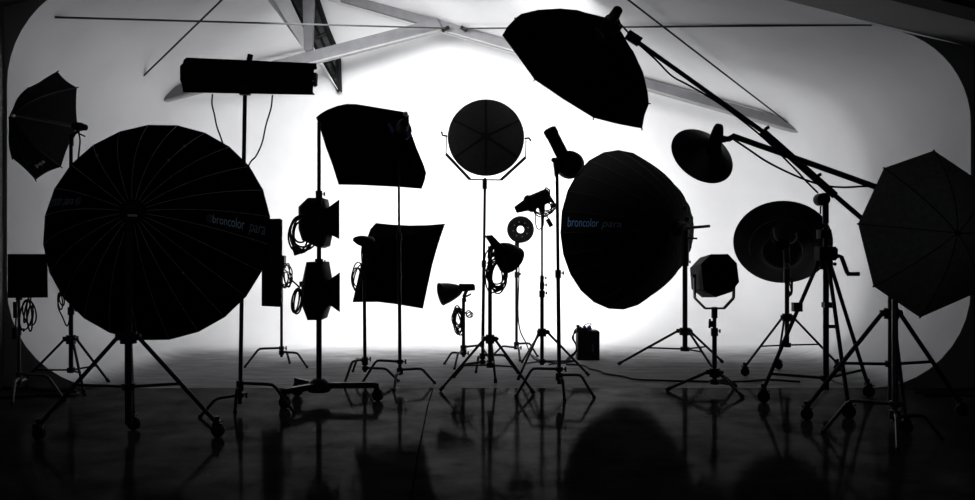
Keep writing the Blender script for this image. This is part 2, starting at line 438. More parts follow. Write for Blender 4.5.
def century(label, px, D, ytop, feet, jy, ybot, joints=(), topx=None, m=None, r=0.018, group='turtle base stands with bent legs'):
    m = m or MET
    x = xx(px, D); c = V((x, D, 0))
    t = thing('century_stand', label, 'light stand', c, group)
    column(t, x, D, max(0.03, zz(ybot, D)), zz(ytop, D), r, xx(topx, D) if topx else None, [zz(j, D) for j in joints], m)
    for (fx, fy), y in zip(feet, jy):
        f = floor_pt(fx, fy); z = zz(y, D); f.z = 0.012
        d = V((f.x-x, f.y-D, 0)); s = V((x, D, z)); e = s+d*0.62
        pts = [s, s+d*0.5, s+d*0.60+V((0, 0, -0.004)), s+d*0.66+V((0, 0, -z*0.10)), f]
        MB().tube(pts, 0.0142, 8).build('leg', m, t)
        b = MB().tube([s-V((0, 0, 0.022)), s+V((0, 0, 0.022))], r*1.6, 10); b.build('collar', m, t)
        MB().tube([f+V((0, 0, 0.014)), f+V((0, 0, -0.012))], 0.017, 8).build('foot_cap', RUB, t)
    z = zz(jy[0], D)
    k = MB().tube([V((x, D, z)), V((x+0.06, D-0.01, z))], 0.007, 6); k.tube([V((x+0.06, D-0.01, z-0.025)), V((x+0.06, D-0.01, z+0.025))], 0.01, 6)
    k.build('knob', m, t)
    return t

def tripod(label, px, D, ytop, feet, yapex, ylow, ybot, joints=(), topx=None, wheels=False, r=0.022, legr=0.014, frac=0.55, group='tripod stands', m=None, wr=0.052):
    m = m or MET
    x = xx(px, D)
    t = thing('tripod_stand', label, 'light stand', (x, D, 0), group)
    column(t, x, D, max(0.03, zz(ybot, D)), zz(ytop, D), r, xx(topx, D) if topx else None, [zz(j, D) for j in joints], m)
    legr = legr*0.87; za = zz(yapex, D); zl = zz(ylow, D)
    b = MB().tube([V((x, D, za-0.05)), V((x, D, za+0.04))], r*1.9, 12); b.build('collar', m, t)
    b = MB().tube([V((x, D, zl-0.025)), V((x, D, zl+0.025))], r*1.6, 12); b.build('collar', m, t)
    for fx, fy in feet:
        f = floor_pt(fx, fy); zf = wr*2 if wheels else 0.012; e = V((f.x, f.y, zf))
        d = V((f.x-x, f.y-D, 0)).normalized()
        s = V((x, D, za))+d*r*2.4
        lg = MB().tube([s, e], legr, 8); lg.box(s, (0.035, 0.035, 0.05), Matrix.Rotation(math.atan2(d.y, d.x), 3, 'Z')); lg.build('leg', m, t)
        q = s+(e-s)*((za-zl)/(za-zf)*0.98 if frac is None else frac)
        br = MB().tube([V((x, D, zl))+d*r, q], legr*0.7, 8); br.build('brace', m, t)
        if wheels: caster(t, (f.x, f.y, wr), wr)
        else: MB().tube([e+(s-e).normalized()*0.05, e-V((0, 0, 0.004))], legr*1.35, 8).build('foot_cap', RUB, t)
    k = MB().tube([V((x, D, za)), V((x+0.07, D-0.02, za))], 0.01, 6); k.ball(V((x+0.075, D-0.02, za)), 0.018, 8); k.build('knob', m, t)
    return t

def coil(label, pxc, pyc, D, rx, ry, n=6, drop=None, r=0.0075, plug=None):
    """loops of cable hung on a stand"""
    b = MB(); first = None
    for k in range(n):
        a = random.uniform(0.55, 1.12); bb = random.uniform(0.6, 1.12)
        ox = random.uniform(-.28, .28)*rx; oy = random.uniform(-.22, .3)*ry; tw = random.uniform(-0.06, 0.06); ph = random.uniform(-.5, .5)
        pts = []
        for i in range(22):
            th = 2*math.pi*i/22
            x = rx*a*math.cos(th); y = ry*bb*math.sin(th)
            pts.append(P(pxc+ox+x*math.cos(ph)-y*math.sin(ph)*.5, pyc+oy+y+x*math.sin(ph)*.5, D)+V((0, tw*math.cos(th)-0.012*k, 0)))
        b.tube(pts, r, 6, True)
    if drop:
        b.tube(smoothpts([P(*q, D) for q in drop], 6), r, 6)
    o = b.build('cable_coil', CAB, origin=P(pxc, pyc, D)); tag(o, label, 'cable', 'coiled cables hanging on stands')
    if plug:
        a, c = plug
        MB().tube([P(*a, D), P(*c, D)], 0.026, 8).build('plug', PLA, o)
    return o

# ------------------------------------------------------------------ bowls, umbrellas, softboxes
def frame(axis, up=V((0, 0, 1))):
    a = V(axis).normalized(); u = (up-a*up.dot(a)).normalized(); return a, u, a.cross(u)
class Bowl:
    def __init__(s, hub, rimc, R, N, p=2.0, r0=0.05, rot=0.0, fx=1.0, fz=1.0):
        s.hub = V(hub); s.h = (V(rimc)-s.hub).length; s.R = R; s.N = N; s.p = p; s.r0 = r0; s.rot = rot
        s.a, s.u, s.w = frame(V(rimc)-s.hub); s.fx = fx; s.fz = fz
    def rib(s, k, q):
        th = s.rot+2*math.pi*k/s.N; r = s.r0+(s.R-s.r0)*q
        return s.hub+s.a*(s.h*(r/s.R)**s.p)+(s.u*math.cos(th)*s.fz+s.w*math.sin(th)*s.fx)*r
    def at(s, k, t, q, off=0.0):
        a = s.rib(k, q); b = s.rib(k+1, q); p = a.lerp(b, t)
        c = s.hub+s.a*((p-s.hub).dot(s.a))
        n = ((p-c).normalized()*0.6-s.a*0.8).normalized()
        return p+n*off
    def canopy(s, nq=10, pinch=0.0, sub=1):
        b = MB(); rings = []
        for i in range(nq+1):
            q = i/nq; ring = []
            for k in range(s.N):
                for j in range(sub):
                    p = s.at(k, j/sub, q)
                    if j and pinch:
                        c = s.hub+s.a*((p-s.hub).dot(s.a)); f = pinch*q*math.sin(math.pi*j/sub)
                        p = p+(c-p)*f - s.a*(s.h*f*0.35*q)
                    ring.append(p)
            rings.append(ring)
        b.loft(rings, (True, False)); return b

def lettering(bowl, k, txt, q0, q1, t0, t1, m, parent, flip=False, skew=0.0, off=0.004, up=True, name='lettering'):
    cu = bpy.data.curves.new('txt', 'FONT'); cu.body = txt; cu.size = 1.0; cu.shear = skew; cu.resolution_u = 3
    ob = bpy.data.objects.new('txt', cu); COL.objects.link(ob)
    dg = bpy.context.evaluated_depsgraph_get(); me = bpy.data.meshes.new_from_object(ob.evaluated_get(dg))
    vs = [v.co.copy() for v in me.vertices]; fs = [list(p.vertices) for p in me.polygons]
    bpy.data.objects.remove(ob); bpy.data.curves.remove(cu); bpy.data.meshes.remove(me)
    x0 = min(v.x for v in vs); x1 = max(v.x for v in vs); y0 = -0.2; y1 = 0.75
    b = MB()
    for v in vs:
        f = (v.x-x0)/(x1-x0); g = (v.y-y0)/(y1-y0)
        q = q0+(q1-q0)*f; t = t0+(t1-t0)*g
        b.v.append(bowl.at(k, t, q, off))
    b.f = fs
    o = b.build(name, m, parent, smooth=False)
    return o

def para(label, hub, rimc, R, N, seams, texts, rot=0.0, p=2.0, r0=0.07, group='giant parabolic reflectors'):
    t = thing('parabolic_reflector', label, 'reflector', hub, group)
    bo = Bowl(hub, rimc, R, N, p, r0, rot)
    bo.canopy(14).build('canopy', FAB, t, smooth=False)
    for k in range(N):
        b = MB().tube([bo.at(k, 0, q, 0.003) for q in [i/12*0.985 for i in range(13)]], 0.0028, 5)
        b.build('seam', seams, t)
    b = MB().lathe(bo.hub-bo.a*0.10, bo.a, [(0, 0.055), (0.01, 0.075), (0.06, 0.08), (0.08, 0.1), (0.11, 0.1)], 24); b.build('hub', PLA, t)
    rim = [bo.rib(k, 1.0) for k in range(N)]
    MB().tube(rim, 0.006, 6, True).build('rim_hem', FAB, t)
    return t, bo

# ================================================================== 2. big left para
S2D = 7.03
tripod('wheeled tripod stand under the giant left parabolic reflector, nearest stand on the left', 128.5, S2D, 214, [(38, 440), (217, 437), (133, 430)], 337, 386.5, 424, wheels=True, r=0.033, legr=0.02, frac=0.54, group='wheeled tripod stands')
hub = P(133, 212, 7.15); rimc = P(158.5, 230.5, 7.95)
t, bo = para('giant round black parabolic reflector filling the left foreground with blue lettering', hub, rimc, 109.5*7.95/900, 24, RIBM, None, rot=0.131)
def near_panel(bo, px, py):
    best = None
    for k in range(bo.N):
        p = bo.at(k, 0.5, 0.75); x = 487.5+p.x/p.y*F; y = 250-(p.z-H)/p.y*F
        d = (x-px)**2+(y-py)**2
        if best is None or d < best[0]: best = (d, k)
    return best[1]
def panel_dir(bo, k):
    """True when t grows upwards on screen"""
    return bo.at(k, 1, .8).z > bo.at(k, 0, .8).z
def side_text(bo, parent, px, py, qs, qe, m1, m2, word_split, logo=None):
    k = near_panel(bo, px, py); up = panel_dir(bo, k)
    lo, hi = (0.16, 0.80) if up else (0.84, 0.20)
    right = bo.at(k, .5, 1).x > bo.at(k, .5, .3).x
    a, c, d, e = qs, word_split[0], word_split[1], qe
    lettering(bo, k, 'broncolor', a, c, lo, hi, m1, parent)
    lettering(bo, k, 'para', d, e, lo, hi, m2, parent, skew=0.25)
    return k, lo, hi
k, lo, hi = side_text(bo, t, 242, 228, 0.555, 0.965, INK, INK2, (0.80, 0.835))
k2, lo2, hi2 = side_text(bo, t, 68, 212, 0.965, 0.56, INK2, INK2, (0.74, 0.71))
# round mark beside the left lettering
def roundmark(bo, k, q, lo, hi, parent, rr=0.035, m=INK2):
    c = bo.at(k, 0.5, q, 0.004); e1 = (bo.at(k, 0.5, q+0.03, 0.004)-c).normalized(); e2 = (bo.at(k, 0.6, q, 0.004)-c).normalized()
    b = MB(); b.tube([c+(e1*math.cos(a)+e2*math.sin(a))*rr for a in [2*math.pi*i/20 for i in range(20)]], 0.002, 4, True)
    b.tube([c+(e1*math.cos(a)+e2*math.sin(a))*rr*.5 for a in [2*math.pi*i/14 for i in range(14)]], 0.002, 4, True)
    b.build('emblem', m, parent)
roundmark(bo, k2, 0.50, lo2, hi2, t); roundmark(bo, k, 0.53, lo, hi, t, 0.03)
for q_, (kx, ky) in ((0.72, (108, 168)), (0.5, (175, 175)), (0.72, (200, 158)), (0.55, (168, 268))):
    k_ = near_panel(bo, kx, ky)
    MB().ball(bo.at(k_, 0.02, q_, 0.012), 0.012, 8).build('eyelet', RIBM, t)
MB().box(P(132.5, 215.5, 6.965), (0.055, 0.05, 0.014)).build('name_plate', HWM, t)
MB().tube([P(128.5, 222, 7.03), P(128.5, 203, 7.03)], 0.045, 10).build('mount', MET, t)

# ================================================================== 16. right para
S16 = 11.15
tripod('tripod stand carrying the tilted right parabolic reflector', 685, S16, 236, [(618, 365), (722.5, 362.7), (716, 374)], 331, 349, 351, joints=(262,), r=0.036, legr=0.018, frac=None)
hub = P(680.5, 229, 11.3); rimc = P(621, 230, 12.15)
t, bo = para('large black parabolic reflector turned sideways right of centre with blue lettering', hub, rimc, 79.5*12.15/900, 24, mat('dark_seam_tape', 0.012, 0.8, 0, 0.1, 0.1, 40), None, rot=0.213, p=2.1, r0=0.20)
side_text(bo, t, 588, 222, 0.955, 0.53, INK3, INK4, (0.725, 0.70))
MB().tube([P(686, 228.3, 11.1), P(692, 227.6, 11.0), P(710, 226, 10.9)], 0.018, 8).build('focus_rod', MET, t)
MB().tube([P(684, 238, 11.1), P(697, 238.5, 11.0)], 0.012, 8).build('lever', MET, t)
b = MB()
for q in ((685, 208), (687.5, 219), (687, 238), (685, 250)): b.ball(P(*q, 11.15), 0.035, 8)
b.build('rib_knuckles', PLA, t)
MB().tube([P(685, 262, 11.13), P(685, 230, 11.13)], 0.05, 10).build('mount', MET, t)

# ================================================================== umbrellas
def umbrella(label, hub, rim_px, rimD, head, shaft_end, fabric, group='photo umbrellas', p=1.8, mark=None, pinch=0.0):
    """rim_px: rim tips in order (px,py,D)"""
    t = thing('photo_umbrella', label, 'umbrella', hub, group)
    rim = [P(*q) for q in rim_px]; N = len(rim); hubv = V(hub)
    c = sum(rim, V())/N; ax = (c-hubv)
    def pt(k, q):
        r = rim[k % N]; d = r-hubv; al = d.dot(ax)/ax.length_squared; lat = d-ax*al
        return hubv+lat*q+ax*al*(q**p)
    b = MB(); rings = []; sub = 6; nq = 12
    for i in range(nq+1):
        q = max(0.01, i/nq); ring = []
        for k in range(N):
            for j in range(sub):
                f = j/sub; pp = pt(k, q).lerp(pt(k+1, q), f)
                cen = hubv+ax*((pp-hubv).dot(ax)/ax.length_squared)
                pp = pp+(cen-pp)*(pinch*q*math.sin(math.pi*f)) - ax*(0.8*pinch*q*q*math.sin(math.pi*f))
                ring.append(pp)
        rings.append(ring)
    b.loft(rings, (True, False)); b.build('canopy', fabric, t)
    for k in range(N):
        MB().tube([pt(k, max(.02, i/10))-ax.normalized()*0.002 for i in range(11)], 0.0035, 5).build('rib', MET, t)
        d = (rim[k]-pt(k, 0.95)).normalized()
        MB().tube([rim[k]-d*0.01, rim[k]+d*(0.022 if mark else 0.006)], 0.006, 6).build('rib_tip', PLA, t)
    a = ax.normalized()
    MB().tube([hubv-a*0.03, V(shaft_end)], 0.007, 8).build('shaft', STEEL, t)
    MB().lathe(hubv-a*0.035, a, [(0, 0.006), (0.006, 0.014), (0.03, 0.018)], 12).build('ferrule', HWM if mark else PLA, t)
    return t, pt
# 1. left umbrella
S1 = 9.36
tripod('tripod stand holding the black umbrella at the far left', 71, S1, 134, [(16, 390), (84.5, 396), (109, 383)], 339, 370, 373, joints=(310,), r=0.026, legr=0.016, frac=None)
rimL = [(57.5, 71.5, 9.45), (77, 87.5, 9.62), (77.5, 126, 9.75), (61, 167, 9.55), (35.5, 180, 9.42), (12, 158, 9.25), (10, 120, 9.2), (28, 88, 9.3)]
hd = P(78, 128, S1+0.25)
t, pt = umbrella('black umbrella seen from behind at the far left, above the small square panel', P(14, 116, 8.95), rimL, 9.5, None, hd, FABL, mark=True, pinch=0.03)
b = MB()
for i in range(7):
    f = i/7
    a = pt(3, 0.86).lerp(pt(4, 0.86), 0.25+0.45*f)+V((0, -0.035, 0.01*math.sin(i*2.3)))
    b.box(a, (0.018, 0.003, 0.018+0.012*((i*3) % 2)))
b.build('print', WHT, t)
t = thing('strobe_head', 'small strobe head on the stand behind the far left umbrella', 'strobe', P(80, 127, S1))
MB().lathe(P(74, 126, S1+0.14), P(89, 128, S1)-P(74, 126, S1+0.14), [(0, .03), (.02, .046), (.12, .046), (.13, .036), (.2, .034), (.21, .02)], 16).build('body', PLA, t)
MB().tube([P(72, 146, S1), P(72, 138, S1), P(75, 133, S1), P(79, 131, S1)], 0.018, 8).build('bracket', MET, t)
MB().tube(smoothpts([P(78, 130, S1-.05), P(80, 140, S1-.05), P(79, 152, S1-.05), P(77, 170, S1-.04)], 5), 0.009, 6).build('power_lead', CAB, t)
MB().tube([P(80, 134, S1-.05), P(85, 136.5, S1-.06)], 0.009, 6).build('lever', MET, t)
coil('loose cable loops on the far left tripod behind the giant reflector', 62, 300, S1-0.06, 4.5, 9, 2, [(62, 290), (58, 305), (63, 318), (67, 326), (70, 318)])
# 22. right umbrella
tripod('big wheeled tripod stand under the large umbrella at the right edge', 891.5, 7.7, 262, [(806, 420), (961, 416), (905, 433)], 313, 364, 405, wheels=True, r=0.033, legr=0.022, frac=None, group='wheeled tripod stands')
rimR = [(934, 150.5, 6.62), (884, 168, 6.52), (858, 224, 6.50), (873.5, 286.5, 6.52), (920, 317.5, 6.6), (974, 294, 6.72), (992, 232, 6.78), (978, 180, 6.72)]
umbrella('large charcoal umbrella with eight panels cut off by the right edge', P(957, 233, 6.2), rimR, 6.6, None, P(905, 262, 7.55), FAB2)
t = thing('strobe_head', 'strobe head hidden under the large umbrella at the right edge', 'strobe', P(892, 270, 7.66))
MB().lathe(P(899, 262, 7.52), P(885, 292, 7.75)-P(899, 262, 7.52), [(0, .05), (.02, .065), (.24, .065), (.27, .04)], 16).build('body', PLA, t)
MB().tube([P(891.5, 262, 7.7), P(890, 276, 7.66)], 0.03, 8).build('bracket', MET, t)
# thing dark tag on that umbrella is part of its fabric print, left out

# ================================================================== 3. small square panel, far left
century('chrome legged stand under the small square panel at the far left', 19, 8.8, 297, [(64.5, 401.5), (12, 405), (30, 393)], (374, 378, 382), 388, joints=(330,), m=STEEL)
t = thing('panel_light', 'small square black panel light at the far left edge', 'panel light', P(27, 276, 8.8))
slab([(7.5, 254), (47.5, 254), (48, 297.5), (7.5, 298)], 8.68, 8.84, .95).build('body', PLA, t)
MB().prism([P(11, 258, 8.835), P(44, 258, 8.835), P(44, 294, 8.835), P(11, 294, 8.835)], (0, 0.012, 0)).build('diffuser', CLOTHD, t)
MB().box(P(33, 256, 8.675), (0.05, 0.006, 0.008)).build('handle', STEEL, t)
MB().tube([P(19, 300, 8.76), P(19, 292, 8.76)], 0.03, 8).build('bracket', MET, t)
MB().tube([P(15, 302, 8.7), P(15.5, 318, 8.68)], 0.02, 8).build('grip', MET, t)
coil('looped cables hanging under the small square panel', 30, 312, 8.72, 5.5, 15, 5, [(17, 300), (16, 320), (15, 338)], plug=((15, 328), (15, 339)))

# ================================================================== 4. long strip light
century('turtle base stand under the long horizontal strip light', 240, 8.1, 90, [(200, 418), (294, 414), (235, 413)], (395, 383, 388), 404, joints=(), topx=245, r=0.021)
D4 = 8.1
t = thing('strip_light', 'long horizontal black strip light high above the giant reflector', 'strip light', P(248, 76, D4))
rings = []
ol = lambda sx: None
endL = [(187, 57.5), (184, 60), (181, 63), (180, 69), (180, 79), (182, 86), (183, 93.5)]
body = [(186.5, 57.5), (316.5, 63.2), (317, 69), (314, 70), (313, 92), (315, 95), (183, 92.5), (182, 85), (180, 80), (180, 66), (183, 63), (183.5, 60)]
slab(body, D4-.12, D4+.14, .97, .008).build('housing', PLA, t)
MB().prism([P(188, 64, D4+0.13), P(310, 68, D4+0.13), P(309, 90, D4+0.13), P(188, 89, D4+0.13)], (0, 0.02, 0)).build('diffuser', CLOTHD, t)
MB().prism([P(312.5, 72, D4-0.02), P(316, 72.5, D4-0.02), P(315.5, 84, D4-0.02), P(312.5, 85.5, D4-0.02)], (0, 0.1, 0), 0.006).build('end_cap', FAB3, t)
MB().tube([P(248.5, 64, D4), P(250.5, 54.5, D4)], 0.026, 8).build('handle', MET, t)
MB().box(P(245, 90, D4-0.14), (0.09, 0.05, 0.09)).build('bracket', MET, t)
b = MB().bar(P(181, 80, D4-0.125), P(313, 80.5, D4-0.125), 0.008, 0.012); b.build('seam', MET, t)
r = MB().tube(smoothpts([P(212.5, 94, D4), P(212, 104, D4), P(214.5, 115, D4), P(217, 127, D4-0.02), P(222, 141, D4-.05), P(229, 165, D4-.08), P(236, 200, D4-0.05)], 6), 0.008, 6)
tag(r.build('power_cable', CAB), 'wavy cable dropping from the left half of the strip light', 'cable')
r = MB().tube(smoothpts([P(272.5, 95, D4), P(271, 108, D4), P(266, 125, D4), P(262, 143, D4), P(256, 156, D4), P(249, 165, D4-0.05), P(243, 190, D4-0.06)], 6), 0.008, 6)
tag(r.build('power_cable', CAB), 'wavy cable dropping from the right half of the strip light', 'cable')

# ================================================================== 5. vertical strip box
century('thin turtle base stand under the upright strip panel beside the giant reflector', 281.5, 11.2, 258, [(245, 367.7), (307, 368), (289.7, 363.6)], (348, 352, 353), 357, r=0.02)
t = thing('strip_light', 'upright narrow black strip panel just right of the giant reflector', 'strip light', P(272, 263, 11.2))
slab([(262, 219), (280, 218.5), (282.5, 220), (282, 305), (279.5, 307), (261.5, 306)], 11.05, 11.27, .9).build('housing', PLA, t)
for y in (224, 238, 252, 292, 300): MB().box(P(281, y, 11.04), (0.018, 0.02, 0.05)).build('vent', MET, t)
MB().box(P(282, 262, 11.12), (0.08, 0.1, 0.16)).build('bracket', MET, t)
coil('tangled cable bundle on the stand of the upright strip panel', 287, 276, 11.1, 5.5, 11, 6)

# ================================================================== 6. two fresnels with barn doors
S6 = 8.64
t = thing('rolling_stand', 'low rolling base stand carrying the two barn door lights', 'light stand', (xx(319, S6), S6, 0))
column(t, xx(319, S6), S6, 0.1, zz(122, S6), 0.030, None, [zz(262, S6), zz(194, S6)], MET)
hubc = V((xx(319, S6), S6, 0.15))
MB().lathe(hubc-V((0, 0, 0.06)), (0, 0, 1), [(0, .1), (.03, .12), (.09, .1), (.13, .05)], 16).build('base_hub', MET, t)
for (fx, fy) in ((377, 401), (284, 408.5), (296.7, 396)):
    f = floor_pt(fx, fy); e = V((f.x, f.y, 0.155))
    MB().bar(hubc, e, 0.06, 0.055).build('leg', MET, t)
    caster(t, (f.x, f.y, 0.055), 0.055)
def fresnel(label, body, doors, px, yc, D, yoke):
    t = thing('barn_door_light', label, 'stage light', P(px, yc, D), 'barn door lights')
    MB().prism([P(*q, D-0.20) for q in body], (0, 0.40, 0), 0.04).build('body', PLA, t)
    # four flaring leaves in front of the lens
    (ax, ay0, ay1), (bx, by0, by1) = doors
    dn, df = 0.10, 0.19
    A = [P(ax, ay0, D-dn), P(ax, ay0, D+dn), P(ax, ay1, D+dn), P(ax, ay1, D-dn)]
    B = [P(bx, by0, D-df), P(bx, by0, D+df), P(bx, by1, D+df), P(bx, by1, D-df)]
    for i in range(4):
        j = (i+1) % 4
        q = [A[i], A[j], B[j], B[i]]; n = (q[1]-q[0]).cross(q[3]-q[0]).normalized()*0.006
        MB().prism(q, n).build('barn_door', MET, t)
    MB().loft([A, [a+V((-0.03, 0, 0)) for a in A]]).build('lens_ring', MET, t)
    b = MB().tube([P(318.5, yc+yoke, D-0.22), P(318.5, yc-14, D-0.22)], 0.02, 8); b.tube([P(310, yc, D-0.24), P(319, yc, D-0.24)], 0.02, 8); b.build('yoke', MET, t)
    b = MB()
    for q in ((body[0][0]-2, yc-6), (body[0][0]-3, yc+2)): b.box(P(q[0], q[1], D-.05), (0.06, 0.1, 0.05))
    b.build('switch_box', PLA, t)
    return t
fresnel('upper of the two barn door lights on the rolling stand', [(307, 197.5), (321.5, 197.5), (323.5, 207), (326, 211), (326, 234), (323.5, 246), (318, 248), (301, 240), (297.5, 229), (297.5, 206.5)],
        ((325.5, 209.5, 232), (339, 199.5, 239)), 312, 221, S6, 20)
fresnel('lower of the two barn door lights on the rolling stand', [(305.5, 262), (322.5, 262), (325, 276), (326.5, 283), (326.5, 302), (320.5, 320.5), (306.5, 320.5), (300, 303), (300.5, 285), (302.5, 276)],
        ((326, 282, 302.5), (339.5, 272.5, 312)), 312, 290, S6, 16)
coil('thick coil of cable hanging behind the upper barn door light', 303, 232, S6-0.26, 12, 17, 6, [(292, 236), (294, 246), (297, 254)], r=0.009, plug=((294, 246), (297, 255)))
coil('small coil of cable hanging behind the lower barn door light', 297.5, 299, S6-0.26, 4.5, 12, 3, [(288, 277), (296, 284), (300, 288)], r=0.009)

# ================================================================== softboxes
def softbox(label, outline, Drim, hub, Dhub, ringr, name='softbox', cat='softbox', group='black softboxes', p=0.75, crown=None, extra=None, cutdeg=0.0):
    """fabric shell from its wide rim back to the speed ring"""
    t = thing(name, label, cat, P(hub[0], hub[1], Dhub), group)
    n = len(outline)
    rim = [P(*q[:2], Drim+(q[2] if len(q) > 2 else 0)) for q in outline]
    hc = P(hub[0], hub[1], Dhub)
    def ringp(f):
        out = []
        for i, r in enumerate(rim):
            d = r-hc; ang = math.atan2(d.z, d.x)
            rp = hc+V((math.cos(ang)*ringr, 0, math.sin(ang)*ringr))
            g = f**1.0
            q = rp.lerp(r, f); q.y = Dhub+(r.y-Dhub)*(f**(1/p))
            out.append(q)
        return out
    b = MB(); b.loft([ringp(f) for f in (0, .15, .3, .45, .6, .75, .88, 1.0)], (True, False)); b.build('shell', FAB, t, smooth=True)
    # front cloth set into the rim
    c = sum(rim, V())/n
    fr_ = [r+(c-r)*0.03+V((0, -0.01, 0)) for r in rim]
    b = MB(); b.v += fr_; b.f.append(list(range(n))); b.build('front_diffuser', CLOTHD, t, smooth=False)
    MB().tube(rim, 0.007, 6, True).build('rim_edge', FAB, t)
    return t
# 7 upper softbox
century('turtle base stand under the upper tilted softbox', 400, 9.6, 132, [(362.5, 383.5), (434.5, 383.7), (394, 391)], (361.5, 369.6, 372), 375, joints=(236, 275), topx=398.5, r=0.022)
out7 = [(316.5, 117.5), (321, 114), (327, 110.5), (337, 106.5), (347, 104.3), (356, 104.6), (380, 108.5), (404, 112.5), (408.5, 115.5), (408.5, 124), (411, 134), (416, 148), (423, 164.5), (425.7, 173), (424, 181), (421.5, 188.3), (400, 186.5), (380, 185.5), (360, 184.5), (339, 184.2), (333, 165), (326, 146), (320.5, 127)]
t = softbox('upper large black softbox tilted downward with a blue strap at its ring', out7, 9.98, (401, 131), 9.42, 0.10)
MB().lathe(P(401, 131, 9.42), (0.25, -1, 0.25), [(-.05, .10), (.0, .11), (.03, .11), (.04, .08)], 20).build('speed_ring', PLA, t)
MB().box(P(391, 128, 9.36), (0.03, 0.03, 0.10), Matrix.Rotation(-0.5, 3, 'Y')).build('strap', BLUE, t)
MB().box(P(408, 133, 9.36), (0.045, 0.03, 0.09), Matrix.Rotation(-0.4, 3, 'Y')).build('strap', BLUE, t)
MB().ball(P(405.5, 114, 9.7), 0.03, 10).build('corner_toggle', HWM, t)
t = thing('strobe_head', 'strobe head plugged into the upper tilted softbox', 'strobe', P(403, 125, 9.35))
MB().lathe(P(401.5, 130, 9.40), V((0.25, -1, 0.22)), [(0, .065), (.16, .065), (.18, .055), (.22, .045)], 18).build('body', PLA, t)
MB().tube([P(398.5, 150, 9.5), P(398.5, 134, 9.5), P(401, 130, 9.36)], 0.025, 8).build('bracket', MET, t)
# 8 lower softbox
century('turtle base stand under the lower softbox', 365, 9.95, 246, [(344, 386), (398.5, 382), (353, 372)], (359, 368, 363), 372, r=0.022, topx=364)
out8 = [(376, 223.5), (390, 225), (410, 226), (430, 225.5), (445, 224), (441, 234), (436.5, 248), (432, 264), (428, 282), (422.5, 308.3), (410, 306), (395, 303.5), (378, 301.5), (365, 301.5), (353, 302), (357, 285), (362, 262), (367, 240), (371, 229)]
t = softbox('lower large black softbox with curved sides beside the barn door lights', out8, 10.45, (372, 252), 9.98, 0.09)
MB().lathe(P(372, 252, 9.98), (-0.3, -1, 0), [(-.05, .09), (.02, .1), (.05, .08)], 20).build('speed_ring', PLA, t)
t = thing('strobe_head', 'strobe head with flat cap at the left side of the lower softbox', 'strobe', P(364, 243, 9.9))
MB().lathe(P(373, 243, 9.92), P(354.5, 239.5, 9.8)-P(373, 243, 9.92), [(0, .05), (.02, .062), (.12, .062), (.16, .055), (.2, .04), (.235, .02)], 16).build('body', PLA, t)
MB().tube([P(364, 254, 9.9), P(364, 243, 9.9)], 0.03, 8).build('bracket', MET, t)
MB().tube(smoothpts([P(362, 246, 9.85), P(361.5, 253, 9.83), P(362, 262, 9.86)], 5), 0.008, 6).build('power_lead', CAB, t)
coil('coil of cable hanging at the left side of the lower softbox', 357.5, 276, 9.85, 5, 12.5, 4)

# 15 boom octabox
out15 = [(502.8, 35), (508, 27), (516.5, 18.2), (521.5, 14.5), (537.6, 10.5), (560, 9), (577, 10.6), (591, 15.4), (604, 21.5), (614, 29), (621.6, 36.4), (633, 52), (642.6, 73), (647, 92), (648.3, 103.6), (644, 115), (642, 128), (618, 123.5), (593.6, 117.3), (563, 98.5), (534.8, 79.3), (519, 57)]
t = softbox('huge black octagonal softbox hung from the boom at the top centre', out15, 9.15, (606, 30), 8.55, 0.11, name='octagonal_softbox', group=None)
MB().lathe(P(606, 30, 8.55), (0.3, -1, 0.35), [(-.05, .11), (.0, .12), (.03, .12), (.05, .08)], 20).build('speed_ring', PLA, t)
for q, dq in (((534.8, 79.3), (-.012, 0, -.02)), ((593.6, 117.3), (-.005, 0, -.025)), ((648.3, 103.6), (.02, 0, -.0)), ((642, 128), (0.0, 0, -.02)), ((516.5, 18.2), (-.02, 0, 0))):
    MB().tube([P(*q, 9.15), P(*q, 9.15)+V(dq)*1.2], 0.007, 6).build('rib_tip', PLA, t)
t = thing('strobe_head', 'strobe head on the boom tip behind the huge octagonal softbox', 'strobe', P(610, 22, 8.45))
MB().lathe(P(606, 30, 8.52), P(618.5, 9, 8.2)-P(606, 30, 8.52), [(0, .06), (.02, .07), (.16, .07), (.17, .055), (.26, .05), (.33, .045), (.34, .03)], 18).build('body', PLA, t)
MB().ball(P(619, 11, 8.24), 0.03, 10).build('handle', PLA, t)
b = MB()
for q in ((599, 27), (604, 33), (613, 33), (618, 29), (617, 22)): b.box(P(*q, 8.42), (0.06, 0.05, 0.05), Matrix.Rotation(q[0], 3, 'Y'))
b.build('clamp', MET, t)
MB().tube(smoothpts([P(615, 20, 8.4), P(620, 24, 8.38), P(626, 30, 8.4), P(634, 40, 8.4)], 5), 0.009, 6).build('power_lead', CAB, t)

